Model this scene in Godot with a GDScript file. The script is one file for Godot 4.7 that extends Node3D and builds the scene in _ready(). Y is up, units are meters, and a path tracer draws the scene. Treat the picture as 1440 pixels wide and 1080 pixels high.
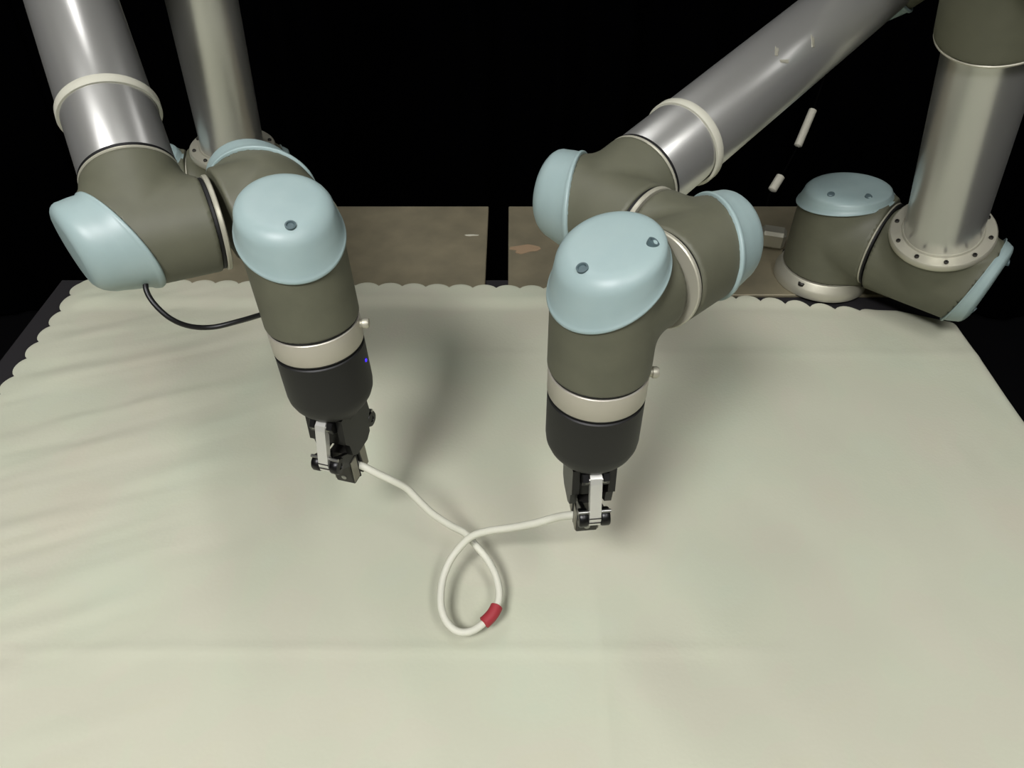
extends Node3D
# Two robot arms hold a white rope over a white cloth, black curtains behind. Table top is TY above the floor.
const TY := 0.75
const CAM_H := 0.6731
const PITCH := 42.5
var M := {}
var used := {}

func _ready():
	# ---- camera, sky, exposure, lights
	var cam := Camera3D.new(); cam.name = "camera"; add_child(cam)
	cam.fov = rad_to_deg(2.0 * atan(540.0 / 1060.0)); cam.near = 0.02; cam.far = 30.0
	cam.position = Vector3(0, TY + CAM_H, 0); cam.rotation_degrees = Vector3(-PITCH, 0, 0); cam.current = true
	var we := WorldEnvironment.new(); we.name = "world_environment"
	var env := Environment.new()
	env.background_mode = Environment.BG_COLOR; env.background_color = Color(0.01, 0.01, 0.012)
	env.ambient_light_source = Environment.AMBIENT_SOURCE_DISABLED
	env.tonemap_mode = Environment.TONE_MAPPER_LINEAR; env.tonemap_exposure = 0.975
	env.sdfgi_enabled = true; env.ssao_enabled = true; env.ssil_enabled = true
	we.environment = env; add_child(we)
	materials()
	ceiling_lamp("square white ceiling lamp panel to the left of the table", Vector3(-0.56, 2.72, 0.80), Vector2(0.5, 0.5), 5.5, Color(0.98, 0.975, 0.98))
	ceiling_lamp("long white ceiling lamp panel to the right of the table", Vector3(0.62, 2.72, 0.75), Vector2(0.3, 1.2), 1.5, Color(0.98, 0.975, 0.98))
	ceiling_lamp("narrow white ceiling lamp strip running slantwise above the left robot arm", Vector3(-0.60, 2.72, -1.08), Vector2(0.12, 1.15), 0.5, Color(0.98, 0.975, 0.98), 0.51)
	ceiling_lamp("broad white ceiling lamp panel above the right robot arm", Vector3(1.75, 2.72, -0.9), Vector2(0.6, 1.2), 0.22, Color(0.98, 0.975, 0.98))
	# ---- the room
	room()
	curtains()
	workbench()
	tablecloth()
	pedestals()
	# ---- robots, grippers, rope
	for c in ["wrist_a", "wrist_b", "wrist_c", "big_pan", "big_lift", "elbow_high", "elbow_low"]: net_shape(c)
	var R := {
		"base": Vector3(0.4801, 0, -0.982), "zs": Vector3(0.729, 0, 0.684), "UA0": Vector3(0.5844, 0.0863, -0.8823), "UA1": Vector3(0.4417, 0.5686, -0.7561), "FA0": Vector3(0.4408, 0.4605, -0.9304), "ze": Vector3(0.0044, 0.5272, 0.8497),
		"T1": Vector3(0.0713, 0.3557, -0.5580), "T2": Vector3(0.1395, 0.3569, -0.4899), "T3": Vector3(0.0643, 0.3635, -0.4213),
		"z1": Vector3(0.7076, 0.0124, 0.7065), "z4": Vector3(-0.7375, 0.0650, 0.6722), "z5": Vector3(0.0005, -1.0000, 0.0096)}
	var L := {
		"base": Vector3(-0.5650, 0, -1.070), "UA0": Vector3(-0.4328, 0.0892, -1.1011), "UA1": Vector3(-0.3914, 0.6363, -1.0632), "FA0": Vector3(-0.4654, 0.5687, -0.8713), "zs": Vector3(0.9734, 0.0000, -0.2291), "ze": Vector3(0.3418, 0.3121, -0.8864),
		"T1": Vector3(-0.2853, 0.3580, -0.5168), "T2": Vector3(-0.2022, 0.3571, -0.5724), "T3": Vector3(-0.1657, 0.3534, -0.4933),
		"z1": Vector3(0.8310, -0.0088, -0.5562), "z4": Vector3(0.4192, -0.0430, 0.9069), "z5": Vector3(0.0470, -0.9979, 0.0450)}
	R.marks = [[Vector3(0.2389, 0.4348, -0.7050), Vector3(0.1678, 0.8929, 0.4177), 0.6], [Vector3(0.2465, 0.4282, -0.6987), Vector3(0.3802, 0.7204, 0.5800), -0.5], [Vector3(0.2785, 0.4356, -0.7289), Vector3(0.4120, 0.6845, 0.6014), 0.9]]
	robot(R, "grey robot arm with light blue caps, its silver forearm slanting up to the right", [Vector3(-0.75, 0, 0.70), Vector3(1.0, 0, 0.22)], 0.113)
	robot(L, "grey robot arm with light blue caps and a black cord looped under its wrist", [Vector3(0.36, 0, 0.85)], 0.120)
	gripper(R, Vector3(0.1, 0, 0.99), "black two-finger gripper without a light, pinching the rope end under the slanting forearm", false)
	gripper(L, Vector3(-0.3, 0, 0.95), "black two-finger gripper with a tiny violet light, pinching one end of the rope", true)
	rope()
	cords()

# ------------------------------------------------------------------ helpers
func numbered(n: String) -> String:
	if not used.has(n):
		used[n] = 0
		return n
	used[n] += 1
	return "%s_%03d" % [n, used[n]]

func tag(o: Node, label: String, category: String, group := "", kind := ""):
	o.set_meta("label", label); o.set_meta("category", category)
	if group != "": o.set_meta("group", group)
	if kind != "": o.set_meta("kind", kind)
	return o

func thing(called: String, label: String, category: String, at: Vector3, group := "", kind := "") -> Node3D:
	var o := Node3D.new(); o.name = numbered(called); add_child(o); o.position = at
	tag(o, label, category, group, kind)
	return o

func put(called: String, mesh: Mesh, mat: Material, parent: Node, xf := Transform3D()) -> MeshInstance3D:
	# xf is in world space
	var m := MeshInstance3D.new(); m.mesh = mesh; m.material_override = mat
	if parent == self:
		m.name = numbered(called); add_child(m)
		m.transform = xf
	else:
		m.name = called; parent.add_child(m, true)
		m.transform = world_of(parent).affine_inverse() * xf
	m.cast_shadow = GeometryInstance3D.SHADOW_CASTING_SETTING_ON
	return m

func world_of(n: Node) -> Transform3D:
	var t := Transform3D()
	var c = n
	while c != self and c is Node3D:
		t = c.transform * t
		c = c.get_parent()
	return t

func std(col: Color, rough := 0.6, metal := 0.0) -> StandardMaterial3D:
	var m := StandardMaterial3D.new()
	m.albedo_color = col; m.roughness = rough; m.metallic = metal
	return m

func noise_tex(freq: float, c0: Color, c1: Color, size := 512, oct := 4, seed := 3, normal := false, strength := 4.0) -> NoiseTexture2D:
	var n := FastNoiseLite.new(); n.noise_type = FastNoiseLite.TYPE_SIMPLEX_SMOOTH; n.frequency = freq; n.seed = seed
	n.fractal_octaves = oct
	var t := NoiseTexture2D.new(); t.width = size; t.height = size; t.seamless = true; t.noise = n
	if normal:
		t.as_normal_map = true; t.bump_strength = strength
	else:
		var g := Gradient.new(); g.set_color(0, c0); g.set_color(1, c1); t.color_ramp = g
	return t

func tri(m: StandardMaterial3D, scale: float):
	m.uv1_triplanar = true; m.uv1_world_triplanar = true; m.uv1_scale = Vector3.ONE * scale

func materials():
	var j := std(Color(1, 1, 1), 0.56)
	j.albedo_texture = noise_tex(0.02, Color(0.345, 0.348, 0.285), Color(0.38, 0.38, 0.312)); tri(j, 4.0)
	M.joint = j
	var c := std(Color(1, 1, 1), 0.42)
	c.albedo_texture = noise_tex(0.012, Color(0.575, 0.655, 0.65), Color(0.61, 0.685, 0.675), 512, 4, 9); tri(c, 5.0)
	M.cap = c
	var a := std(Color(0.79, 0.79, 0.77), 0.28, 0.78)
	M.alu = a
	M.alu_ring = std(Color(0.76, 0.74, 0.69), 0.42, 0.5)
	M.flange = std(Color(0.74, 0.73, 0.66), 0.5, 0.6)
	M.seal = std(Color(0.02, 0.02, 0.02), 0.6)
	M.collar = std(Color(0.70, 0.69, 0.62), 0.4, 0.3)
	M.band = std(Color(0.74, 0.735, 0.67), 0.6)
	M.black = std(Color(0.055, 0.055, 0.050), 0.55)
	M.black_metal = std(Color(0.05, 0.05, 0.05), 0.35, 0.3)
	M.link = std(Color(0.83, 0.83, 0.80), 0.38, 0.55)
	M.tip = std(Color(0.22, 0.215, 0.20), 0.4, 0.6)
	M.tip_side = std(Color(0.55, 0.54, 0.50), 0.4, 0.8)
	M.screw = std(Color(0.6, 0.6, 0.58), 0.3, 0.9)
	M.recess = std(Color(0.30, 0.37, 0.38), 0.5)
	M.rope = std(Color(0.81, 0.81, 0.745), 0.6)
	M.tape = std(Color(0.60, 0.17, 0.20), 0.6)
	M.cord = std(Color(0.03, 0.03, 0.03), 0.45)
	M.dark_wire = std(Color(0.02, 0.02, 0.02), 0.9); M.dark_wire.metallic_specular = 0.05
	var cl := std(Color(1, 1, 1), 0.85)
	cl.albedo_texture = noise_tex(0.006, Color(0.755, 0.742, 0.665), Color(0.740, 0.760, 0.672), 512, 3, 5); tri(cl, 1.6)
	cl.normal_enabled = true; cl.normal_texture = noise_tex(0.25, Color.BLACK, Color.WHITE, 512, 2, 8, true, 1.2); cl.normal_scale = 0.10
	cl.rim_enabled = true; cl.rim = 0.15; cl.rim_tint = 0.5
	M.cloth = cl
	var s := std(Color(1, 1, 1), 0.5, 0.35)
	s.albedo_texture = noise_tex(0.01, Color(0.51, 0.485, 0.40), Color(0.59, 0.555, 0.455), 512, 5, 21); tri(s, 3.0)
	M.steel = s
	M.rust = std(Color(0.60, 0.51, 0.40), 0.8)
	M.table = std(Color(0.17, 0.165, 0.17), 0.7)
	M.curtain = std(Color(0.010, 0.010, 0.013), 0.95)
	M.curtain.metallic_specular = 0.03
	M.floor = std(Color(0.06, 0.06, 0.065), 0.8)
	M.floor.metallic_specular = 0.1
	M.table.metallic_specular = 0.2
	M.wall = std(Color(0.62, 0.61, 0.56), 0.9)
	M.ceiling = std(Color(0.70, 0.69, 0.64), 0.9)
	M.frame = std(Color(0.8, 0.8, 0.8), 0.5)
	M.white = std(Color(0.78, 0.77, 0.70), 0.5)
	var led := std(Color(0.2, 0.1, 0.6), 0.4); led.emission_enabled = true; led.emission = Color(0.22, 0.12, 1.0); led.emission_energy_multiplier = 1.2
	M.led = led

# mesh from plain arrays
func arr(v: PackedVector3Array, n: PackedVector3Array, idx: PackedInt32Array, uv := PackedVector2Array()) -> ArrayMesh:
	var a := []; a.resize(Mesh.ARRAY_MAX)
	a[Mesh.ARRAY_VERTEX] = v; a[Mesh.ARRAY_NORMAL] = n; a[Mesh.ARRAY_INDEX] = idx
	if uv.size() == v.size(): a[Mesh.ARRAY_TEX_UV] = uv
	var m := ArrayMesh.new(); m.add_surface_from_arrays(Mesh.PRIMITIVE_TRIANGLES, a)
	return m

# turned profile (radius, z) about +Z; smooth where the profile turns under 38 degrees
func lathe(prof: Array, segs := 64) -> ArrayMesh:
	var v := PackedVector3Array(); var n := PackedVector3Array(); var idx := PackedInt32Array(); var uv := PackedVector2Array()
	var dirs := []
	for i in prof.size() - 1:
		dirs.append((prof[i + 1] - prof[i]).normalized())
	var run := 0.0
	for i in prof.size() - 1:
		var d: Vector2 = dirs[i]
		var d0 := d; var d1 := d
		if i > 0 and dirs[i - 1].dot(d) > 0.78: d0 = (d + dirs[i - 1]).normalized()
		if i < dirs.size() - 1 and dirs[i + 1].dot(d) > 0.78: d1 = (d + dirs[i + 1]).normalized()
		var start := v.size()
		for k in segs + 1:
			var ph := TAU * k / segs
			var e := Vector3(cos(ph), sin(ph), 0)
			for q in 2:
				var p: Vector2 = prof[i + q]
				var dd: Vector2 = d0 if q == 0 else d1
				v.append(e * p.x + Vector3(0, 0, p.y))
				n.append((e * dd.y - Vector3(0, 0, dd.x)).normalized())
				uv.append(Vector2(4.0 * k / segs, run + q * (prof[i + 1] - prof[i]).length() * 8.0))
		run += (prof[i + 1] - prof[i]).length() * 8.0
		for k in segs:
			var a := start + k * 2
			idx.append_array(PackedInt32Array([a, a + 1, a + 3, a, a + 3, a + 2]))
	return arr(v, n, idx, uv)

# tube along a smooth path
func tube_mesh(pts: Array, r: float, segs := 12, step := 0.004) -> ArrayMesh:
	var c := Curve3D.new(); c.bake_interval = step
	for i in pts.size():
		var a: Vector3 = pts[max(i - 1, 0)]; var b: Vector3 = pts[min(i + 1, pts.size() - 1)]
		var t := (b - a) / 6.0
		c.add_point(pts[i], -t, t)
	var bp := c.get_baked_points()
	return sweep(bp, r, segs)

func sweep(bp: PackedVector3Array, r: float, segs := 12) -> ArrayMesh:
	var v := PackedVector3Array(); var n := PackedVector3Array(); var idx := PackedInt32Array()
	var up := Vector3.UP
	for i in bp.size():
		var d := (bp[min(i + 1, bp.size() - 1)] - bp[max(i - 1, 0)]).normalized()
		var s := d.cross(up)
		if s.length() < 0.01: s = d.cross(Vector3.RIGHT)
		s = s.normalized(); var u := s.cross(d).normalized(); up = u
		for k in segs:
			var ph := TAU * k / segs
			var e := s * cos(ph) + u * sin(ph)
			v.append(bp[i] + e * r); n.append(e)
	for i in bp.size() - 1:
		for k in segs:
			var a := i * segs + k; var b := i * segs + (k + 1) % segs
			idx.append_array(PackedInt32Array([a, b, a + segs, b, b + segs, a + segs]))
	for e in 2:
		var i0 := 0 if e == 0 else bp.size() - 1
		var d := (bp[1] - bp[0]).normalized() * -1.0 if e == 0 else (bp[i0] - bp[i0 - 1]).normalized()
		var c0 := v.size()
		v.append(bp[i0] + d * r * 0.5); n.append(d)
		for k in segs:
			v.append(v[i0 * segs + k]); n.append((n[i0 * segs + k] + d).normalized())
		for k in segs:
			var a := c0 + 1 + k; var b := c0 + 1 + (k + 1) % segs
			if e == 1: idx.append_array(PackedInt32Array([c0, a, b]))
			else: idx.append_array(PackedInt32Array([c0, b, a]))
	return arr(v, n, idx)

# box with chamfered edges, centred
func box(size: Vector3, ch := 0.001) -> ArrayMesh:
	var st := SurfaceTool.new(); st.begin(Mesh.PRIMITIVE_TRIANGLES); st.set_smooth_group(-1)
	box_into(st, size, ch, Transform3D()); st.generate_normals()
	return st.commit()

func quad(st: SurfaceTool, a: Vector3, b: Vector3, c: Vector3, d: Vector3, out: Vector3):
	if (b - a).cross(c - a).dot(out) > 0.0:
		var t := b; b = d; d = t
	for p in [a, b, c, a, c, d]: st.add_vertex(p)

func box_into(st: SurfaceTool, size: Vector3, ch: float, xf: Transform3D):
	var h := size * 0.5
	for ax in 3:
		for s in [-1.0, 1.0]:
			var o := Vector3(); o[ax] = s
			var u := Vector3(); u[(ax + 1) % 3] = 1.0
			var w := Vector3(); w[(ax + 2) % 3] = 1.0
			var hu := h[(ax + 1) % 3] - ch; var hw := h[(ax + 2) % 3] - ch
			var c: Vector3 = o * h[ax]
			quad(st, xf * (c - u * hu - w * hw), xf * (c + u * hu - w * hw), xf * (c + u * hu + w * hw), xf * (c - u * hu + w * hw), xf.basis * o)
			for t in [-1.0, 1.0]:       # chamfer towards +-u
				var c2: Vector3 = u * t * h[(ax + 1) % 3]
				var oo: Vector3 = o * (h[ax] - ch)
				quad(st, xf * (c + u * t * hu - w * hw), xf * (c + u * t * hu + w * hw), xf * (c2 + oo + w * hw), xf * (c2 + oo - w * hw), xf.basis * (o + u * t))
	for sx in [-1.0, 1.0]:
		for sy in [-1.0, 1.0]:
			for sz in [-1.0, 1.0]:
				var a := Vector3(sx * h.x, sy * (h.y - ch), sz * (h.z - ch)); var b := Vector3(sx * (h.x - ch), sy * h.y, sz * (h.z - ch)); var c := Vector3(sx * (h.x - ch), sy * (h.y - ch), sz * h.z)
				var out := Vector3(sx, sy, sz)
				if (b - a).cross(c - a).dot(out) > 0.0:
					var t := b; b = c; c = t
				for p in [a, b, c]: st.add_vertex(xf * p)

# flat outline (x, y) extruded along z, centred, with chamfer
func plate(outline: PackedVector2Array, depth: float, ch := 0.0006) -> ArrayMesh:
	var st := SurfaceTool.new(); st.begin(Mesh.PRIMITIVE_TRIANGLES); st.set_smooth_group(-1)
	var inner_sets := Geometry2D.offset_polygon(outline, -ch)
	var n := outline.size()
	var inner: PackedVector2Array = inner_sets[0] if inner_sets.size() > 0 and inner_sets[0].size() == n else outline
	if inner != outline:                 # same starting corner
		var best := 0; var bd := 1e9
		for k in n:
			var d := inner[k].distance_to(outline[0])
			if d < bd:
				bd = d; best = k
		var r := PackedVector2Array()
		for k in n: r.append(inner[(best + k) % n])
		if r[1].distance_to(outline[1]) > r[n - 1].distance_to(outline[1]):
			var q := PackedVector2Array([r[0]])
			for k in n - 1: q.append(r[n - 1 - k])
			r = q
		inner = r
	var cen := Vector2()
	for p in outline: cen += p / n
	for i in n:
		var a := outline[i]; var b := outline[(i + 1) % n]; var ia := inner[i]; var ib := inner[(i + 1) % n]
		var out2 := (b - a).orthogonal().normalized()
		if out2.dot((a + b) * 0.5 - cen) < 0.0: out2 = -out2
		var out := Vector3(out2.x, out2.y, 0)
		var h := depth * 0.5; var hh := h - ch
		quad(st, v3(a, -hh), v3(b, -hh), v3(b, hh), v3(a, hh), out)
		for s in [-1.0, 1.0]:
			quad(st, v3(a, hh * s), v3(b, hh * s), v3(ib, h * s), v3(ia, h * s), out + Vector3(0, 0, s))
	var tris := Geometry2D.triangulate_polygon(inner)
	for t in range(0, tris.size(), 3):
		for s in [-1.0, 1.0]:
			var a := v3(inner[tris[t]], depth * 0.5 * s); var b := v3(inner[tris[t + 1]], depth * 0.5 * s); var c := v3(inner[tris[t + 2]], depth * 0.5 * s)
			if (b - a).cross(c - a).dot(Vector3(0, 0, s)) > 0.0:
				var q := b; b = c; c = q
			for p in [a, b, c]: st.add_vertex(p)
	st.generate_normals()
	return st.commit()

func v3(p: Vector2, z: float) -> Vector3:
	return Vector3(p.x, p.y, z)

# ------------------------------------------------------------------ the T-shaped joint housings (surface nets over a smooth union)
# z = towards the output, x = towards the neck. R radius, s output end, n neck end, cap plane z = -zc - b*x, ct cap top
var shapes := {
	"wrist_a": {"R": 0.0385, "s": 0.046, "n": 0.056, "zc": 0.020, "b": 0.55, "ct": 0.057, "bt": 0.25, "cell": 0.0028},
	"wrist_b": {"R": 0.0385, "s": 0.046, "n": 0.0415, "zc": 0.020, "b": 0.55, "ct": 0.057, "bt": 0.25, "cell": 0.0028},
	"wrist_c": {"R": 0.0385, "s": 0.056, "n": 0.042, "zc": 0.020, "b": 0.55, "ct": 0.0475, "bt": 0.25, "cell": 0.0028},
	"big_pan": {"R": 0.0610, "s": 0.063, "n": 0.067, "zc": 0.046, "b": 0.25, "ct": 0.068, "bt": 0.10, "cell": 0.0045},
	"big_lift": {"R": 0.0600, "s": 0.070, "n": 0.066, "zc": 0.052, "b": 0.30, "ct": 0.076, "bt": 0.15, "cell": 0.0045},
	"elbow_high": {"R": 0.0565, "s": 0.095, "n": 0.154, "zc": 0.062, "b": 0.30, "ct": 0.086, "bt": 0.15, "cell": 0.0045},
	"elbow_low": {"R": 0.0480, "s": 0.085, "n": 0.070, "zc": 0.030, "b": 0.45, "ct": 0.066, "bt": 0.2, "cell": 0.0045}}
var nets := {}
var caps := {}

func t_dist(p: Vector3, c: Dictionary) -> float:
	var R: float = c.R
	var d1 := Vector2(p.x, p.y).length() - R
	var d2 := maxf(Vector2(p.y, p.z).length() - R, -p.x)
	var k := R * 0.5
	k *= clampf(1.0 - (p.y * p.y) / (Vector2(p.x, p.y).length() * Vector2(p.y, p.z).length() + 1e-9), 0.0, 1.0) + 1e-4
	var h := maxf(k - absf(d1 - d2), 0.0) / k
	var d := minf(d1, d2) - h * h * k * 0.25
	var b: float = c.b
	var pl: float = (-(p.z) - c.zc - b * p.x - 0.0016) / sqrt(1.0 + b * b)
	return maxf(smax(smax(d, p.z - c.s, 0.003), p.x - c.n, 0.003), pl)

func smax(a: float, b: float, k: float) -> float:
	var h := maxf(k - absf(a - b), 0.0) / k
	return maxf(a, b) + h * h * k * 0.25

func net_shape(key: String):
	var c: Dictionary = shapes[key]
	var h: float = c.cell; var R: float = c.R
	var lo := Vector3(-R, -R, -(c.zc + c.b * R + 0.01)) - Vector3.ONE * h * 2.3
	var hi := Vector3(c.n, R, c.s) + Vector3.ONE * h * 2.3
	lo.z = minf(lo.z, -R - h * 2.3)
	var nx := int((hi.x - lo.x) / h) + 1; var ny := int((hi.y - lo.y) / h) + 1; var nz := int((hi.z - lo.z) / h) + 1
	var val := PackedFloat32Array(); val.resize(nx * ny * nz)
	for i in nx:
		for jj in ny:
			for k in nz:
				val[(i * ny + jj) * nz + k] = t_dist(lo + Vector3(i, jj, k) * h, c)
	var at := {}
	var v := PackedVector3Array(); var n := PackedVector3Array(); var idx := PackedInt32Array()
	for i in nx - 1:
		for jj in ny - 1:
			for k in nz - 1:
				var cnt := 0; var sum := Vector3()
				var cv := []
				for q in 8:
					cv.append(val[((i + (q & 1)) * ny + jj + ((q >> 1) & 1)) * nz + k + (q >> 2)])
				var neg := 0
				for q in 8:
					if cv[q] < 0.0: neg += 1
				if neg == 0 or neg == 8: continue
				for q in 8:
					for b in 3:
						var q2: int = q | (1 << b)
						if q2 == q: continue
						if (cv[q] < 0.0) != (cv[q2] < 0.0):
							var t: float = cv[q] / (cv[q] - cv[q2])
							var a := Vector3(q & 1, (q >> 1) & 1, q >> 2); var e := Vector3(q2 & 1, (q2 >> 1) & 1, q2 >> 2)
							sum += a.lerp(e, t); cnt += 1
				var p := lo + (Vector3(i, jj, k) + sum / cnt) * h
				for it in 2:
					p -= grad(p, c) * t_dist(p, c)
				at[(i * ny + jj) * nz + k] = v.size()
				v.append(p); n.append(grad(p, c))
	for i in range(1, nx - 1):
		for jj in range(1, ny - 1):
			for k in range(1, nz - 1):
				var s0 := val[(i * ny + jj) * nz + k] < 0.0
				for ax in 3:
					var s1 := val[((i + int(ax == 0)) * ny + jj + int(ax == 1)) * nz + k + int(ax == 2)] < 0.0
					if s0 == s1: continue
					var o := []
					for q in [[0, 0], [1, 0], [1, 1], [0, 1]]:
						var w := [i, jj, k]
						w[(ax + 1) % 3] -= q[0]; w[(ax + 2) % 3] -= q[1]
						o.append(at[(w[0] * ny + w[1]) * nz + w[2]])
					if s0: idx.append_array(PackedInt32Array([o[0], o[3], o[2], o[0], o[2], o[1]]))
					else: idx.append_array(PackedInt32Array([o[0], o[1], o[2], o[0], o[2], o[3]]))
	nets[key] = arr(v, n, idx)
	caps[key] = cap_mesh(c)

func grad(p: Vector3, c: Dictionary) -> Vector3:
	var e := 0.0004
	return Vector3(t_dist(p + Vector3(e, 0, 0), c) - t_dist(p - Vector3(e, 0, 0), c), t_dist(p + Vector3(0, e, 0), c) - t_dist(p - Vector3(0, e, 0), c), t_dist(p + Vector3(0, 0, e), c) - t_dist(p - Vector3(0, 0, e), c)).normalized()

# lid with an oblique bulging lip and a rounded flat top
func cap_mesh(c: Dictionary) -> ArrayMesh:
	var R: float = c.R
	var segs := 72
	var prof := []     # (radius factor, share of the way from lip to top)
	prof.append(Vector2(0.985, -0.02)); prof.append(Vector2(1.045, -0.02)); prof.append(Vector2(1.065, 0.03)); prof.append(Vector2(1.058, 0.09)); prof.append(Vector2(1.018, 0.13))
	prof.append(Vector2(0.995, 0.35)); prof.append(Vector2(0.975, 0.48))
	for k in 7:
		var a := PI * 0.5 * k / 6.0
		prof.append(Vector2(0.64 + 0.315 * cos(a), 0.60 + 0.37 * sin(a)))
	prof.append(Vector2(0.4, 0.985)); prof.append(Vector2(0.0, 1.0))
	var v := PackedVector3Array(); var idx := PackedInt32Array()
	for p in prof:
		for k in segs:
			var ph := TAU * k / segs
			var rim: float = -c.zc - c.b * R * cos(ph)
			var top: float = -c.ct - c.bt * R * p.x * cos(ph)
			var z: float = lerpf(rim, top, maxf(p.y, 0.0))
			v.append(Vector3(cos(ph) * R * p.x, sin(ph) * R * p.x, z))
	for i in prof.size() - 1:
		for k in segs:
			var a := i * segs + k; var b := i * segs + (k + 1) % segs
			idx.append_array(PackedInt32Array([a, b, b + segs, a, b + segs, a + segs]))
	return smooth(v, idx)

func smooth(v: PackedVector3Array, idx: PackedInt32Array) -> ArrayMesh:
	var n := PackedVector3Array(); n.resize(v.size())
	for t in range(0, idx.size(), 3):
		var f := (v[idx[t + 2]] - v[idx[t]]).cross(v[idx[t + 1]] - v[idx[t]])
		for q in 3: n[idx[t + q]] += f
	for i in n.size(): n[i] = n[i].normalized() if n[i].length() > 0.0 else Vector3.UP
	return arr(v, n, idx)

func frame(o: Vector3, z: Vector3, x: Vector3) -> Transform3D:
	z = z.normalized(); x = (x - z * x.dot(z)).normalized()
	return Transform3D(Basis(x, z.cross(x), z), o + Vector3(0, TY, 0))

func ring(r: float, w: float, ch := 0.0008) -> ArrayMesh:      # solid disc, z from 0 to w
	return lathe([Vector2(0, 0), Vector2(r - ch, 0), Vector2(r, ch), Vector2(r, w - ch), Vector2(r - ch, w), Vector2(0, w)], 64)

func joint(root: Node3D, called: String, key: String, o: Vector3, z: Vector3, x: Vector3, out_rings := true, neck_rings := false, screws: Array = []) -> MeshInstance3D:
	var c: Dictionary = shapes[key]
	x = x.normalized()
	var xf := frame(o, z if key == "wrist_c" else z - x * z.dot(x), x)     # the neck keeps its line
	var m := put(called, nets[key], M.joint, root, xf)
	put("end_cap", caps[key], M.cap, m, xf)
	var R: float = c.R
	if out_rings:
		put("seal_ring", ring(R * 0.955, 0.0035), M.seal, m, xf * Transform3D(Basis(), Vector3(0, 0, c.s - 0.0005)))
		put("collar_ring", ring(R * 1.0, 0.0040), M.collar, m, xf * Transform3D(Basis(), Vector3(0, 0, c.s + 0.003)))
	if neck_rings:
		var nb := xf * Transform3D(Basis(Vector3(0, 0, -1), Vector3(0, 1, 0), Vector3(1, 0, 0)), Vector3(c.n - 0.0005, 0, 0))
		put("collar_ring", ring(R * 0.995, 0.0025), M.collar, m, nb)
		put("seal_ring", ring(R * 0.985, 0.0035), M.seal, m, nb * Transform3D(Basis(), Vector3(0, 0, 0.002)))
	for d in screws:
		var lo: Vector3 = xf.basis.inverse() * d
		var ph := atan2(lo.y, lo.x)
		var rim: float = -c.zc - c.b * R * cos(ph)
		var p := Vector3(cos(ph) * R * 0.69, sin(ph) * R * 0.69, lerpf(rim, -c.ct - c.bt * R * 0.69 * cos(ph), 0.965))
		var nn := (Vector3(cos(ph), sin(ph), 0) - Vector3(0, 0, 2.4)).normalized()
		var sx := xf * frame_local(p + nn * 0.0007, nn)
		var s := 1.2 * sqrt(R / 0.0385)
		put("screw", lathe([Vector2(0, -0.003), Vector2(0.0032 * s, -0.003), Vector2(0.0034 * s, 0.0006), Vector2(0.0024 * s, 0.0008), Vector2(0.0020 * s, -0.0004), Vector2(0, -0.0005)], 20), M.recess, m, sx)
	return m

func frame_local(o: Vector3, z: Vector3) -> Transform3D:
	var x := z.cross(Vector3(0.13, 0.9, 0.4)).normalized()
	return Transform3D(Basis(x, z.cross(x), z), o)

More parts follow.
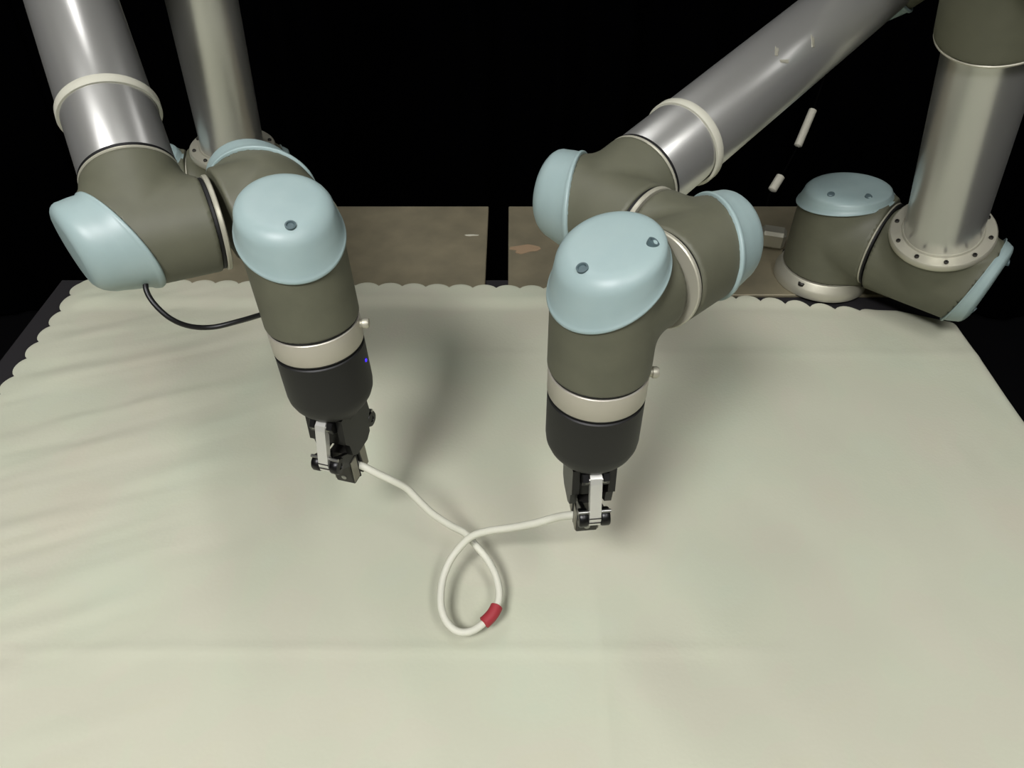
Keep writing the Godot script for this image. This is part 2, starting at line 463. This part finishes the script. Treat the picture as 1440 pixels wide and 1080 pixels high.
# ------------------------------------------------------------------ one robot arm
func robot(K: Dictionary, label: String, t3_screws: Array, band_at: float):
	var root := thing("robot", label, "robot arm", K.base + Vector3(0, TY, 0))
	var up := Vector3.UP
	# base: mounting flange with bolts
	var bx := frame(K.base, up, Vector3.RIGHT)
	var base := put("base", lathe([Vector2(0, 0), Vector2(0.0680, 0), Vector2(0.0690, 0.0012), Vector2(0.0690, 0.0120), Vector2(0.0670, 0.0150), Vector2(0.0635, 0.0235), Vector2(0.0622, 0.025), Vector2(0, 0.0275)], 72), M.flange, root, bx)
	for k in 4:
		var ph := PI * 0.25 + PI * 0.5 * k
		put("bolt", lathe([Vector2(0, 0), Vector2(0.0055, 0), Vector2(0.0055, 0.004), Vector2(0.0045, 0.005), Vector2(0.0028, 0.005), Vector2(0.0024, 0.002), Vector2(0, 0.002)], 16), M.tip, base, bx * Transform3D(Basis(), Vector3(cos(ph) * 0.0625, sin(ph) * 0.0625, 0.0165)))
	# shoulder
	var sh: Vector3 = K.base + up * 0.0892
	joint(root, "shoulder_joint", "big_pan", sh, -up, K.zs, false, true, [Vector3(0.3, 0, 1), Vector3(-0.8, 0, 0.6)])
	var ua: Vector3 = (K.UA1 - K.UA0).normalized()
	joint(root, "shoulder_joint", "big_lift", K.UA0, -K.zs, ua, false, false, [Vector3(0.2, -1, 0.2), Vector3(0.3, 0.3, 0.3)])
	var ux := frame(K.UA0, ua, K.zs)
	var len: float = (K.UA1 - K.UA0).length()
	var fl := put("tube_flange", lathe([Vector2(0, 0.063), Vector2(0.0610, 0.063), Vector2(0.0632, 0.065), Vector2(0.0636, 0.0675), Vector2(0.0630, 0.0725), Vector2(0.0615, 0.0740), Vector2(0.0490, 0.0750), Vector2(0.0475, 0.0770), Vector2(0, 0.0770)], 72), M.flange, root, ux)
	for k in 10:
		var ph := TAU * k / 10.0 + 0.2
		put("bolt", lathe([Vector2(0, 0), Vector2(0.0028, 0), Vector2(0.0028, 0.0022), Vector2(0.0022, 0.0028), Vector2(0.0014, 0.0028), Vector2(0.0012, 0.001), Vector2(0, 0.001)], 12), M.tip, fl, ux * Transform3D(Basis(), Vector3(cos(ph) * 0.0558, sin(ph) * 0.0558, 0.0742)))
	put("upper_arm_tube", lathe([Vector2(0.0460, 0.075), Vector2(0.0460, len - 0.140)], 96), M.alu, root, ux)
	# elbow, upper half: flared neck on the tube
	var el := joint(root, "elbow_joint", "elbow_high", K.UA1, -K.ze, -ua, true, false)
	put("neck_ring", ring(0.0562, 0.003), M.collar, el, frame(K.UA1, -ua, K.ze) * Transform3D(Basis(), Vector3(0, 0, 0.1535)))
	var fa: Vector3 = (K.T1 - K.FA0).normalized()
	joint(root, "elbow_joint", "elbow_low", K.FA0, K.ze, -fa, false, true)
	# forearm tube and its loose band
	var fx := frame(K.T1, -fa, K.z1)
	var flen: float = (K.FA0 - K.T1).length()
	put("forearm_tube", lathe([Vector2(0.0365, 0.059), Vector2(0.0372, 0.060), Vector2(0.0372, flen - 0.07)], 96), M.alu, root, fx)
	put("cable_band", lathe([Vector2(0.0376, 0.0), Vector2(0.0398, 0.0), Vector2(0.0404, 0.0008), Vector2(0.0404, 0.0072), Vector2(0.0398, 0.008), Vector2(0.0376, 0.008), Vector2(0.0376, 0.0)], 72), M.band, root, fx * Transform3D(Basis().rotated(Vector3(0, 1, 0), 0.03), Vector3(0.0004, 0.0008, band_at)))
	if K.has("marks"):
		for mk in K.marks:
			var out := PackedVector2Array()
			for i in 10: out.append(Vector2(cos(TAU * i / 10.0) * 0.0065, sin(TAU * i / 10.0) * 0.0022) * (0.8 + 0.35 * sin(i * 2.3)))
			put("glue_mark", plate(out, 0.0006, 0.0001), M.flange, root, frame(mk[0], mk[1], fa.rotated(mk[1], mk[2])))
	# wrists
	joint(root, "wrist_joint", "wrist_a", K.T1, K.z1, -fa, true, true)
	joint(root, "wrist_joint", "wrist_b", K.T2, K.z4, -K.z1, true, false)
	joint(root, "wrist_joint", "wrist_c", K.T3, K.z5, -K.z4, false, false, t3_screws)
	# tool flange with its round connector
	var tx := frame(K.T3, K.z5, Vector3.RIGHT)
	var tf := put("tool_flange", lathe([Vector2(0, 0.0580), Vector2(0.0373, 0.0580), Vector2(0.0378, 0.0586), Vector2(0.0378, 0.0790), Vector2(0.0372, 0.0798), Vector2(0, 0.0798)], 72), M.alu_ring, root, tx)
	put("seal_ring", ring(0.0366, 0.003), M.seal, tf, tx * Transform3D(Basis(), Vector3(0, 0, 0.0793)))
	put("seal_ring", ring(0.0370, 0.0028), M.seal, tf, tx * Transform3D(Basis(), Vector3(0, 0, 0.0555)))
	var kb := Basis(Vector3(0, 1, 0), Vector3(0, 0, 1), Vector3(1, 0, 0))
	put("tool_connector", lathe([Vector2(0, 0), Vector2(0.0036, 0), Vector2(0.0036, 0.003), Vector2(0.0044, 0.0034), Vector2(0.0046, 0.0065), Vector2(0.0036, 0.0082), Vector2(0, 0.0088)], 20), M.flange, tf, tx * Transform3D(kb, Vector3(0.0370, 0, 0.064)))

# ------------------------------------------------------------------ gripper; z = away from the flange, x = spread of the fingers
func gripper(K: Dictionary, spread: Vector3, label: String, lit: bool):
	var z5: Vector3 = K.z5
	var o: Vector3 = K.T3 + z5 * 0.0829
	var root := thing("gripper", label, "gripper", o + Vector3(0, TY, 0))
	var xf := frame(o, z5, spread)
	put("body", lathe([Vector2(0, 0), Vector2(0.0365, 0), Vector2(0.0375, 0.001), Vector2(0.0375, 0.043), Vector2(0.0368, 0.049), Vector2(0.0345, 0.055), Vector2(0.0305, 0.061), Vector2(0.0255, 0.067), Vector2(0.0215, 0.071), Vector2(0.020, 0.075), Vector2(0, 0.075)], 64), M.black, root, xf)
	if lit:
		put("status_light", lathe([Vector2(0, 0), Vector2(0.0018, 0), Vector2(0.0014, 0.001), Vector2(0, 0.0013)], 12), M.led, root, frame(o, z5, Vector3(1, 0, 0.12)) * Transform3D(Basis(Vector3(0, 1, 0), Vector3(0, 0, 1), Vector3(1, 0, 0)), Vector3(0.0373, 0, 0.016)))
	# yoke: two dark cheeks across t (local y) with a stepped outline in the spread plane
	for s in [-1.0, 1.0]:
		var out := PackedVector2Array([Vector2(-0.022, 0.066), Vector2(0.022, 0.066), Vector2(0.024, 0.092), Vector2(0.019, 0.098), Vector2(0.017, 0.112), Vector2(0.010, 0.117), Vector2(-0.010, 0.117), Vector2(-0.017, 0.112), Vector2(-0.019, 0.098), Vector2(-0.024, 0.092)])
		put("yoke_cheek", plate(out, 0.006), M.black_metal, root, xf * xz_plane(s * 0.0150))
	put("yoke_block", box(Vector3(0.024, 0.024, 0.034), 0.002), M.black_metal, root, xf * Transform3D(Basis(), Vector3(0, 0, 0.092)))
	for s in [-1.0, 1.0]:
		finger(root, xf * Transform3D(Basis(Vector3(s, 0, 0), Vector3(0, s, 0), Vector3(0, 0, 1)), Vector3.ZERO))

func xz_plane(y: float) -> Transform3D:     # outline's x stays x, its y becomes z, depth along y
	return Transform3D(Basis(Vector3(1, 0, 0), Vector3(0, 0, 1), Vector3(0, -1, 0)), Vector3(0, y, 0))

func finger(root: Node3D, xf: Transform3D):
	# the silver outer link
	var out := PackedVector2Array([Vector2(0.0225, 0.0690), Vector2(0.0255, 0.0670), Vector2(0.0290, 0.0690), Vector2(0.0310, 0.0740), Vector2(0.0395, 0.1080), Vector2(0.0390, 0.1150), Vector2(0.0350, 0.1175), Vector2(0.0310, 0.1155), Vector2(0.0305, 0.1080), Vector2(0.0320, 0.1010), Vector2(0.0255, 0.0800), Vector2(0.0230, 0.0750)])
	var f := put("finger", plate(out, 0.0096, 0.0009), M.link, root, xf * xz_plane(0.0))
	var ky := Basis(Vector3(0, 0, 1), Vector3(1, 0, 0), Vector3(0, 1, 0))    # lathe axis along local y
	put("pivot_pin", lathe([Vector2(0, -0.0085), Vector2(0.0030, -0.0085), Vector2(0.0030, 0.0085), Vector2(0, 0.0085)], 16), M.screw, f, xf * Transform3D(ky, Vector3(0.0265, 0, 0.0725)))
	put("pivot_pin", lathe([Vector2(0, -0.0135), Vector2(0.0016, -0.0135), Vector2(0.0016, 0.0135), Vector2(0, 0.0135)], 12), M.screw, f, xf * Transform3D(ky, Vector3(0.0345, 0, 0.1030)))
	for z in [0.1065, 0.1115]:
		put("hinge_band", box(Vector3(0.0012, 0.0099, 0.0011), 0.0002), M.tip, f, xf * Transform3D(Basis(), Vector3(0.0390 if z < 0.11 else 0.0393, 0, z)))
	for s in [-1.0, 1.0]:
		# dark knuckle bar from the body and round knob at the lower joint
		var kn := PackedVector2Array([Vector2(0.014, 0.066), Vector2(0.026, 0.066), Vector2(0.030, 0.071), Vector2(0.028, 0.077), Vector2(0.022, 0.081), Vector2(0.014, 0.081)])
		put("knuckle", plate(kn, 0.0055), M.black_metal, f, xf * xz_plane(s * 0.0085))
		put("knob", lathe([Vector2(0, 0), Vector2(0.0074, 0), Vector2(0.0080, 0.0008), Vector2(0.0080, 0.0062), Vector2(0.0072, 0.0074), Vector2(0.0030, 0.0076), Vector2(0.0026, 0.0068), Vector2(0, 0.0068)], 24), M.black_metal, f, xf * Transform3D(Basis(Vector3(0, 0, 1), Vector3(s, 0, 0), Vector3(0, s, 0)), Vector3(0.0325, s * 0.0056, 0.1120)))
		# lower arm reaching in from the knob to the tip
		var lk := PackedVector2Array([Vector2(0.036, 0.1075), Vector2(0.036, 0.1165), Vector2(0.018, 0.1300), Vector2(0.008, 0.1300), Vector2(0.008, 0.1180), Vector2(0.028, 0.1060)])
		put("lower_arm", plate(lk, 0.0040), M.black_metal, f, xf * xz_plane(s * 0.0078))
	var tp := PackedVector2Array([Vector2(0.0035, 0.1150), Vector2(0.0150, 0.1150), Vector2(0.0165, 0.1300), Vector2(0.0150, 0.1535), Vector2(0.0130, 0.1565), Vector2(0.0035, 0.1565)])
	var t := put("fingertip", plate(tp, 0.0190, 0.0010), M.tip, root, xf * xz_plane(0.0))
	for s in [-1.0, 1.0]:
		put("side_plate", box(Vector3(0.0100, 0.0014, 0.0260), 0.0005), M.tip_side, t, xf * Transform3D(Basis(), Vector3(0.0092, s * 0.0100, 0.1400)))
	put("screw", lathe([Vector2(0, 0), Vector2(0.0026, 0), Vector2(0.0026, 0.0010), Vector2(0.0019, 0.0014), Vector2(0, 0.0014)], 16), M.screw, t, xf * Transform3D(Basis(Vector3(0, 1, 0), Vector3(0, 0, 1), Vector3(1, 0, 0)), Vector3(0.0148, 0, 0.1475)))
	put("pad", box(Vector3(0.0024, 0.0210, 0.0300), 0.0006), M.seal, t, xf * Transform3D(Basis(), Vector3(0.0030, 0, 0.1408)))

# ------------------------------------------------------------------ rope and cords
func up_all(p: Array) -> Array:
	var r := []
	for q in p: r.append(q + Vector3(0, TY, 0))
	return r

func rope():
	var pts := up_all([Vector3(-0.1665, 0.1281, -0.4867), Vector3(-0.1551, 0.1281, -0.4831), Vector3(-0.1430, 0.1270, -0.4793), Vector3(-0.1350, 0.1242, -0.4766), Vector3(-0.1262, 0.1188, -0.4752), Vector3(-0.1155, 0.1120, -0.4740), Vector3(-0.1029, 0.1000, -0.4742), Vector3(-0.0910, 0.0870, -0.4688), Vector3(-0.0789, 0.0740, -0.4640), Vector3(-0.0626, 0.0600, -0.4607), Vector3(-0.0474, 0.0480, -0.4591),
		Vector3(-0.0359, 0.0380, -0.4507), Vector3(-0.0243, 0.0310, -0.4386), Vector3(-0.0155, 0.0270, -0.4213), Vector3(-0.0125, 0.0240, -0.4025), Vector3(-0.0164, 0.0220, -0.3882), Vector3(-0.0245, 0.0200, -0.3780), Vector3(-0.0377, 0.0190, -0.3682), Vector3(-0.0510, 0.0200, -0.3669), Vector3(-0.0622, 0.0230, -0.3755), Vector3(-0.0683, 0.0280, -0.3907), Vector3(-0.0680, 0.0340, -0.4120), Vector3(-0.0616, 0.0430, -0.4287),
		Vector3(-0.0503, 0.0550, -0.4387), Vector3(-0.0389, 0.0660, -0.4425), Vector3(-0.0234, 0.0760, -0.4411), Vector3(0.0000, 0.0900, -0.4348), Vector3(0.0211, 0.1060, -0.4277), Vector3(0.0375, 0.1180, -0.4245), Vector3(0.0470, 0.1265, -0.4205), Vector3(0.0560, 0.1310, -0.4183), Vector3(0.0650, 0.1325, -0.4190), Vector3(0.0750, 0.1328, -0.4201)])
	var c := Curve3D.new(); c.bake_interval = 0.003
	for i in pts.size():
		var t: Vector3 = (pts[min(i + 1, pts.size() - 1)] - pts[max(i - 1, 0)]) / 6.0
		c.add_point(pts[i], -t, t)
	var r := put("rope", sweep(c.get_baked_points(), 0.0037, 14), M.rope, self)
	tag(r, "white rope tied into a single loop above the cloth, held by both grippers", "rope")
	var o0 := c.get_closest_offset(up_all([Vector3(-0.0164, 0.0220, -0.3882)])[0]) - 0.004
	var seg := PackedVector3Array()
	for k in 12: seg.append(c.sample_baked(o0 + 0.020 * k / 11.0))
	var tp := put("tape_band", sweep(seg, 0.0061, 18), M.tape, r)
	tp.set_meta("label", "dark red tape wrapped round the rope")

func cords():
	var p := up_all([Vector3(-0.2820, 0.3420, -0.4870), Vector3(-0.2842, 0.3329, -0.4816), Vector3(-0.2782, 0.3243, -0.4738), Vector3(-0.2672, 0.3123, -0.4696), Vector3(-0.2558, 0.3016, -0.4733), Vector3(-0.2417, 0.2950, -0.4808), Vector3(-0.2216, 0.2984, -0.4840), Vector3(-0.2000, 0.3075, -0.4810)])
	tag(put("signal_cable", tube_mesh(p, 0.0021), M.cord, self), "thin black cord sagging between two wrist joints over the white cloth", "cable")
	var h := thing("hanging_cable", "thin dark cord with white tag hanging before the black curtain", "cable", Vector3(0.69, 2.6, -1.69))
	var q := up_all([Vector3(0.79, 1.86, -1.72), Vector3(0.74, 0.9, -1.72), Vector3(0.6913, 0.1486, -1.6895), Vector3(0.6717, 0.0930, -1.6385), Vector3(0.6385, 0.0207, -1.5723), Vector3(0.6068, -0.0350, -1.5213), Vector3(0.5736, -0.0795, -1.4805), Vector3(0.5494, -0.1073, -1.4550), Vector3(0.515, -0.112, -1.36), Vector3(0.49, -0.05, -1.24), Vector3(0.485, -0.03, -1.20)])
	put("wire", tube_mesh(q, 0.0022, 8, 0.02), M.dark_wire, h)
	var a := up_all([Vector3(0.6385, 0.0207, -1.5723), Vector3(0.6068, -0.0350, -1.5213)])
	put("cord_tag", tube_mesh([a[0], a[0].lerp(a[1], 0.5), a[1]], 0.0085, 10, 0.01), M.white, h)
	var b := up_all([Vector3(0.5700, -0.0830, -1.4770), Vector3(0.5520, -0.1040, -1.4570)])
	put("cord_plug", tube_mesh([b[0], b[0].lerp(b[1], 0.5), b[1]], 0.0095, 10, 0.01), M.white, h)
	var k := thing("plug", "pale square cable plug on the steel plate beside the robot base", "plug", Vector3(0.428, TY, -1.075))
	put("housing", box(Vector3(0.040, 0.030, 0.030), 0.005), M.flange, k, Transform3D(Basis().rotated(Vector3.UP, -0.3), Vector3(0.428, TY + 0.015, -1.075)))
	put("strain_relief", tube_mesh([Vector3(0.409, TY + 0.014, -1.08), Vector3(0.395, TY + 0.013, -1.085), Vector3(0.375, TY + 0.010, -1.09)], 0.007, 10), M.tip, k)

# ------------------------------------------------------------------ setting
func structure(called: String, size: Vector3, at: Vector3, mat: Material, label: String, cat: String):
	var o := put(called, box(size, 0.004), mat, self, Transform3D(Basis(), at))
	tag(o, label, cat, "", "structure")
	return o

func room():
	structure("floor", Vector3(5.2, 0.1, 7.2), Vector3(0, -0.05, -0.6), M.floor, "dark floor of the room under the workbench", "floor")
	structure("ceiling", Vector3(5.2, 0.1, 7.2), Vector3(0, 2.85, -0.6), M.ceiling, "pale ceiling of the room with two lamps", "ceiling")
	structure("wall_back", Vector3(5.2, 2.9, 0.1), Vector3(0, 1.4, -4.15), M.wall, "plain wall hidden behind the black curtain", "wall")
	structure("wall_front", Vector3(5.2, 2.9, 0.1), Vector3(0, 1.4, 2.95), M.wall, "plain pale wall facing the robots", "wall")
	structure("wall_left", Vector3(0.1, 2.9, 7.0), Vector3(-2.55, 1.4, -0.6), M.wall, "plain pale wall left of the workbench", "wall")
	structure("wall_right", Vector3(0.1, 2.9, 7.0), Vector3(2.55, 1.4, -0.6), M.wall, "plain pale wall right of the workbench", "wall")

func ceiling_lamp(label: String, at: Vector3, size: Vector2, energy: float, col: Color, turn := 0.0):
	var o := thing("ceiling_lamp", label, "lamp", at)
	put("frame", box(Vector3(size.x + 0.06, 0.07, size.y + 0.06), 0.006), M.frame if M.has("frame") else null, o, Transform3D(Basis(Vector3.UP, turn), at + Vector3(0, 0.045, 0)))
	var g := std(Color(0.9, 0.9, 0.88), 0.5); g.emission_enabled = true; g.emission = col; g.emission_energy_multiplier = clampf(3.0 * energy / (size.x * size.y), 0.5, 6.0)
	put("diffuser", box(Vector3(size.x, 0.01, size.y), 0.002), g, o, Transform3D(Basis(Vector3.UP, turn), at + Vector3(0, 0.006, 0)))
	var l := AreaLight3D.new(); l.name = "lamp_light"; o.add_child(l)
	l.area_size = size; l.light_energy = energy; l.light_color = col; l.position = Vector3(0, -0.004, 0); l.rotation = Vector3(-PI / 2, turn, 0)
	l.area_range = 8.0; l.shadow_enabled = true

func curtain_mesh(width: float, height: float, seed: int) -> ArrayMesh:
	var nz := FastNoiseLite.new(); nz.seed = seed; nz.frequency = 1.1
	var nx := int(width / 0.012); var ny := 14
	var v := PackedVector3Array(); var idx := PackedInt32Array()
	for side in 2:
		for i in nx + 1:
			for k in ny + 1:
				var x := -width * 0.5 + width * i / nx; var y := height * k / ny
				var d := 0.035 * sin(x * 26.0 + 2.2 * nz.get_noise_2d(x * 1.3, y * 0.25) * 3.0) * (0.75 + 0.25 * y / height) + 0.03 * nz.get_noise_2d(x * 2.0 + 7.0, y * 0.4)
				v.append(Vector3(x, y, d - 0.004 * side))
	var per := (nx + 1) * (ny + 1)
	for side in 2:
		for i in nx:
			for k in ny:
				var a := side * per + i * (ny + 1) + k; var b := a + ny + 1
				if side == 0: idx.append_array(PackedInt32Array([a, a + 1, b + 1, a, b + 1, b]))
				else: idx.append_array(PackedInt32Array([a, b, b + 1, a, b + 1, a + 1]))
	return smooth(v, idx)

func curtains():
	var c := put("backdrop_curtain", curtain_mesh(4.6, 1.95, 4), M.curtain, self, Transform3D(Basis(), Vector3(0, 0.02, -1.85)))
	tag(c, "black pleated curtain hanging across the back of the scene", "curtain")
	var l := put("backdrop_curtain", curtain_mesh(2.6, 1.95, 14), M.curtain, self, Transform3D(Basis().rotated(Vector3.UP, PI / 2), Vector3(-1.85, 0.02, -0.4)))
	tag(l, "black pleated curtain hanging at the left of the workbench", "curtain")
	var r := put("backdrop_curtain", curtain_mesh(2.6, 1.95, 24), M.curtain, self, Transform3D(Basis().rotated(Vector3.UP, -PI / 2), Vector3(1.85, 0.02, -0.4)))
	tag(r, "black pleated curtain hanging at the right of the workbench", "curtain")

func workbench():
	var o := thing("workbench", "dark grey workbench under the white cloth, its edge showing at the left", "table", Vector3(-0.04, 0, -0.42))
	put("table_top", box(Vector3(1.345, 0.04, 1.14), 0.003), M.table, o, Transform3D(Basis(), Vector3(-0.0365, TY - 0.026, -0.415)))
	for x in [-0.66, 0.585]:
		for z in [-0.93, 0.10]:
			put("leg", box(Vector3(0.05, TY - 0.046, 0.05), 0.003), M.table, o, Transform3D(Basis(), Vector3(x, (TY - 0.046) * 0.5, z)))
	for z in [-0.93, 0.10]:
		put("rail", box(Vector3(1.20, 0.06, 0.03), 0.003), M.table, o, Transform3D(Basis(), Vector3(-0.0375, TY - 0.077, z)))

func pedestals():
	var spec := [[-0.655, -0.0415, -0.5169, "steel-topped pedestal with a pale scratch, under the robot arm with the cord"], [-0.006, 0.665, 0.4801, "steel-topped pedestal with a brown stain, under the robot arm at the right"]]
	for k in 2:
		var s: Array = spec[k]
		var cx: float = (s[0] + s[1]) * 0.5; var w: float = s[1] - s[0]
		var o := thing("robot_pedestal", s[3], "pedestal", Vector3(cx, 0, -1.10))
		var pl := put("steel_plate", box(Vector3(w, 0.006, 0.268), 0.0012), M.steel, o, Transform3D(Basis(), Vector3(cx, TY - 0.003, -1.069)))
		put("column", box(Vector3(0.16, TY - 0.026, 0.14), 0.006), M.table, o, Transform3D(Basis(), Vector3(s[2], 0.02 + (TY - 0.026) * 0.5, -1.105)))
		put("foot", box(Vector3(0.45, 0.02, 0.4), 0.004), M.table, o, Transform3D(Basis(), Vector3(s[2], 0.01, -1.17)))
		var out := PackedVector2Array()
		var rng := RandomNumberGenerator.new(); rng.seed = 5 + k
		var n := 14
		for i in n:
			var ph := TAU * i / n
			out.append(Vector2(cos(ph) * 0.012, sin(ph) * (0.0022 if k == 0 else 0.013)) * rng.randf_range(0.6, 1.25) * Vector2(1.0 if k == 0 else 1.9, 1))
		var px := -0.068 if k == 0 else 0.020
		put("stain", plate(out, 0.0006, 0.0001), M.white if k == 0 else M.rust, pl, Transform3D(Basis(Vector3.RIGHT, Vector3(0, 0, -1), Vector3.UP), Vector3(px, TY + 0.0003, -1.105 if k == 0 else -1.062)))

func back_edge(x: float) -> float:
	var kx := [-0.675, -0.241, 0.044, 0.355, 0.500, 0.570, 0.640, 0.90]
	var kz := [-0.969, -0.957, -0.949, -0.922, -0.902, -0.898, -0.870, -0.74]
	for i in kx.size() - 1:
		if x <= kx[i + 1]: return lerpf(kz[i], kz[i + 1], clampf((x - kx[i]) / (kx[i + 1] - kx[i]), 0.0, 1.0))
	return kz[-1]

func tablecloth():
	var step := 0.0045
	var period := 8
	var x0 := -0.672; var x1 := 0.634
	var hang := 0.22
	var nu := int((x1 - x0 + hang) / step); var nv := int((0.955 + 0.165 + hang) / step)
	nv = (nv / period) * period
	var nz := FastNoiseLite.new(); nz.seed = 12; nz.frequency = 1.0; nz.fractal_octaves = 2
	var v := PackedVector3Array(); var idx := PackedInt32Array()
	var rb := 0.014
	for skin in 2:
		for i in nu + 1:
			for j in nv + 1:
				var a := i * step              # distance from the left edge
				var b := j * step              # distance from the back edge
				var sx := x0 + a
				var zb := back_edge(minf(sx, x1 + 0.02))
				# scallops: the edge bulges outwards between notches
				var wl := clampf(1.0 - i / 5.0, 0.0, 1.0)
				var wb := clampf(1.0 - j / 5.0, 0.0, 1.0) * clampf((0.54 - sx) / 0.03, 0.0, 1.0)
				var sl := absf(sin(PI * j / period)); var sb := absf(sin(PI * i / period))
				var x := sx - 0.0085 * pow(sl, 0.7) * wl + 0.004 * wl
				var z := zb + b - (0.0085 * pow(sb, 0.7) - 0.004) * wb
				# relief: long soft wrinkles, finer ones, fold creases
				var y := 0.0026 * nz.get_noise_2d(x * 3.2, z * 3.2) + 0.0016 * nz.get_noise_2d(x * 9.0 + 20.0, z * 5.0)
				var lw := smoothstep(-0.2, -0.6, x)
				y += 0.0032 * lw * nz.get_noise_2d((x * 0.35 + z * 0.9) * 22.0 + 4.0, (x * 0.9 - z * 0.35) * 3.0)
				y += 0.0012 * exp(-pow((z + 0.360) / 0.006, 2.0)) * smoothstep(0.35, 0.1, x)
				y += 0.0012 * exp(-pow((x - 0.085) / 0.006, 2.0)) * smoothstep(-0.5, -0.38, z)
				y += 0.0008 * exp(-pow((z + 0.80) / 0.01, 2.0)) * smoothstep(-0.3, 0.0, x)
				var edge := minf(minf(a, b) / 0.03, 1.0)
				y *= 0.25 + 0.75 * edge
				y = maxf(y, -0.0016) + 0.0039
				var on_plate := smoothstep(-0.90, -0.925, z) * smoothstep(-0.69, -0.64, x)
				y += lerpf(-0.0060, 0.0004, on_plate) 
				# over the right and front edges of the table
				var q := Vector3(x, y, z)
				var ox := sx - (x1 + 0.004)
				if ox > 0.0:
					var th := minf(ox / rb, PI * 0.5)
					var drop := maxf(ox - rb * PI * 0.5, 0.0)
					q.x = x1 + 0.004 + rb * sin(th) + 0.010 * sin(z * 24.0) * smoothstep(0.0, 0.15, drop) + drop * 0.10
					q.y = y - rb * (1.0 - cos(th)) - drop
				var oz := z - 0.158
				if oz > 0.0:
					var th := minf(oz / rb, PI * 0.5)
					var drop := maxf(oz - rb * PI * 0.5, 0.0)
					q.z = 0.158 + rb * sin(th) + 0.010 * sin(x * 22.0) * smoothstep(0.0, 0.15, drop) + drop * 0.10
					q.y = minf(q.y, y - rb * (1.0 - cos(th)) - drop)
				if skin == 1:
					var push := Vector3(clampf(-ox * 100.0 if ox > 0.0 else 0.0, -1.0, 0.0), -1.0 if ox <= 0.0 else 0.0, clampf(-oz * 100.0 if oz > 0.0 else 0.0, -1.0, 0.0))
					q += push.normalized() * 0.0011 if push.length() > 0.0 else Vector3(0, -0.0011, 0)
				v.append(q + Vector3(0, TY, 0))
	var per := (nu + 1) * (nv + 1)
	for skin in 2:
		for i in nu:
			for j in nv:
				var a := skin * per + i * (nv + 1) + j; var b := a + nv + 1
				if skin == 0: idx.append_array(PackedInt32Array([a, b, b + 1, a, b + 1, a + 1]))
				else: idx.append_array(PackedInt32Array([a, a + 1, b + 1, a, b + 1, b]))
	for i in nu:
		var a := i * (nv + 1); var b := a + nv + 1
		idx.append_array(PackedInt32Array([a, a + per, b + per, a, b + per, b]))
		a += nv; b += nv
		idx.append_array(PackedInt32Array([a, b, b + per, a, b + per, a + per]))
	for j in nv:
		idx.append_array(PackedInt32Array([j, j + 1, j + 1 + per, j, j + 1 + per, j + per]))
		var a := nu * (nv + 1) + j
		idx.append_array(PackedInt32Array([a, a + per, a + 1 + per, a, a + 1 + per, a + 1]))
	var c := put("tablecloth", smooth(v, idx), M.cloth, self)
	tag(c, "creased off-white tablecloth with a scalloped edge spread over the workbench", "tablecloth")
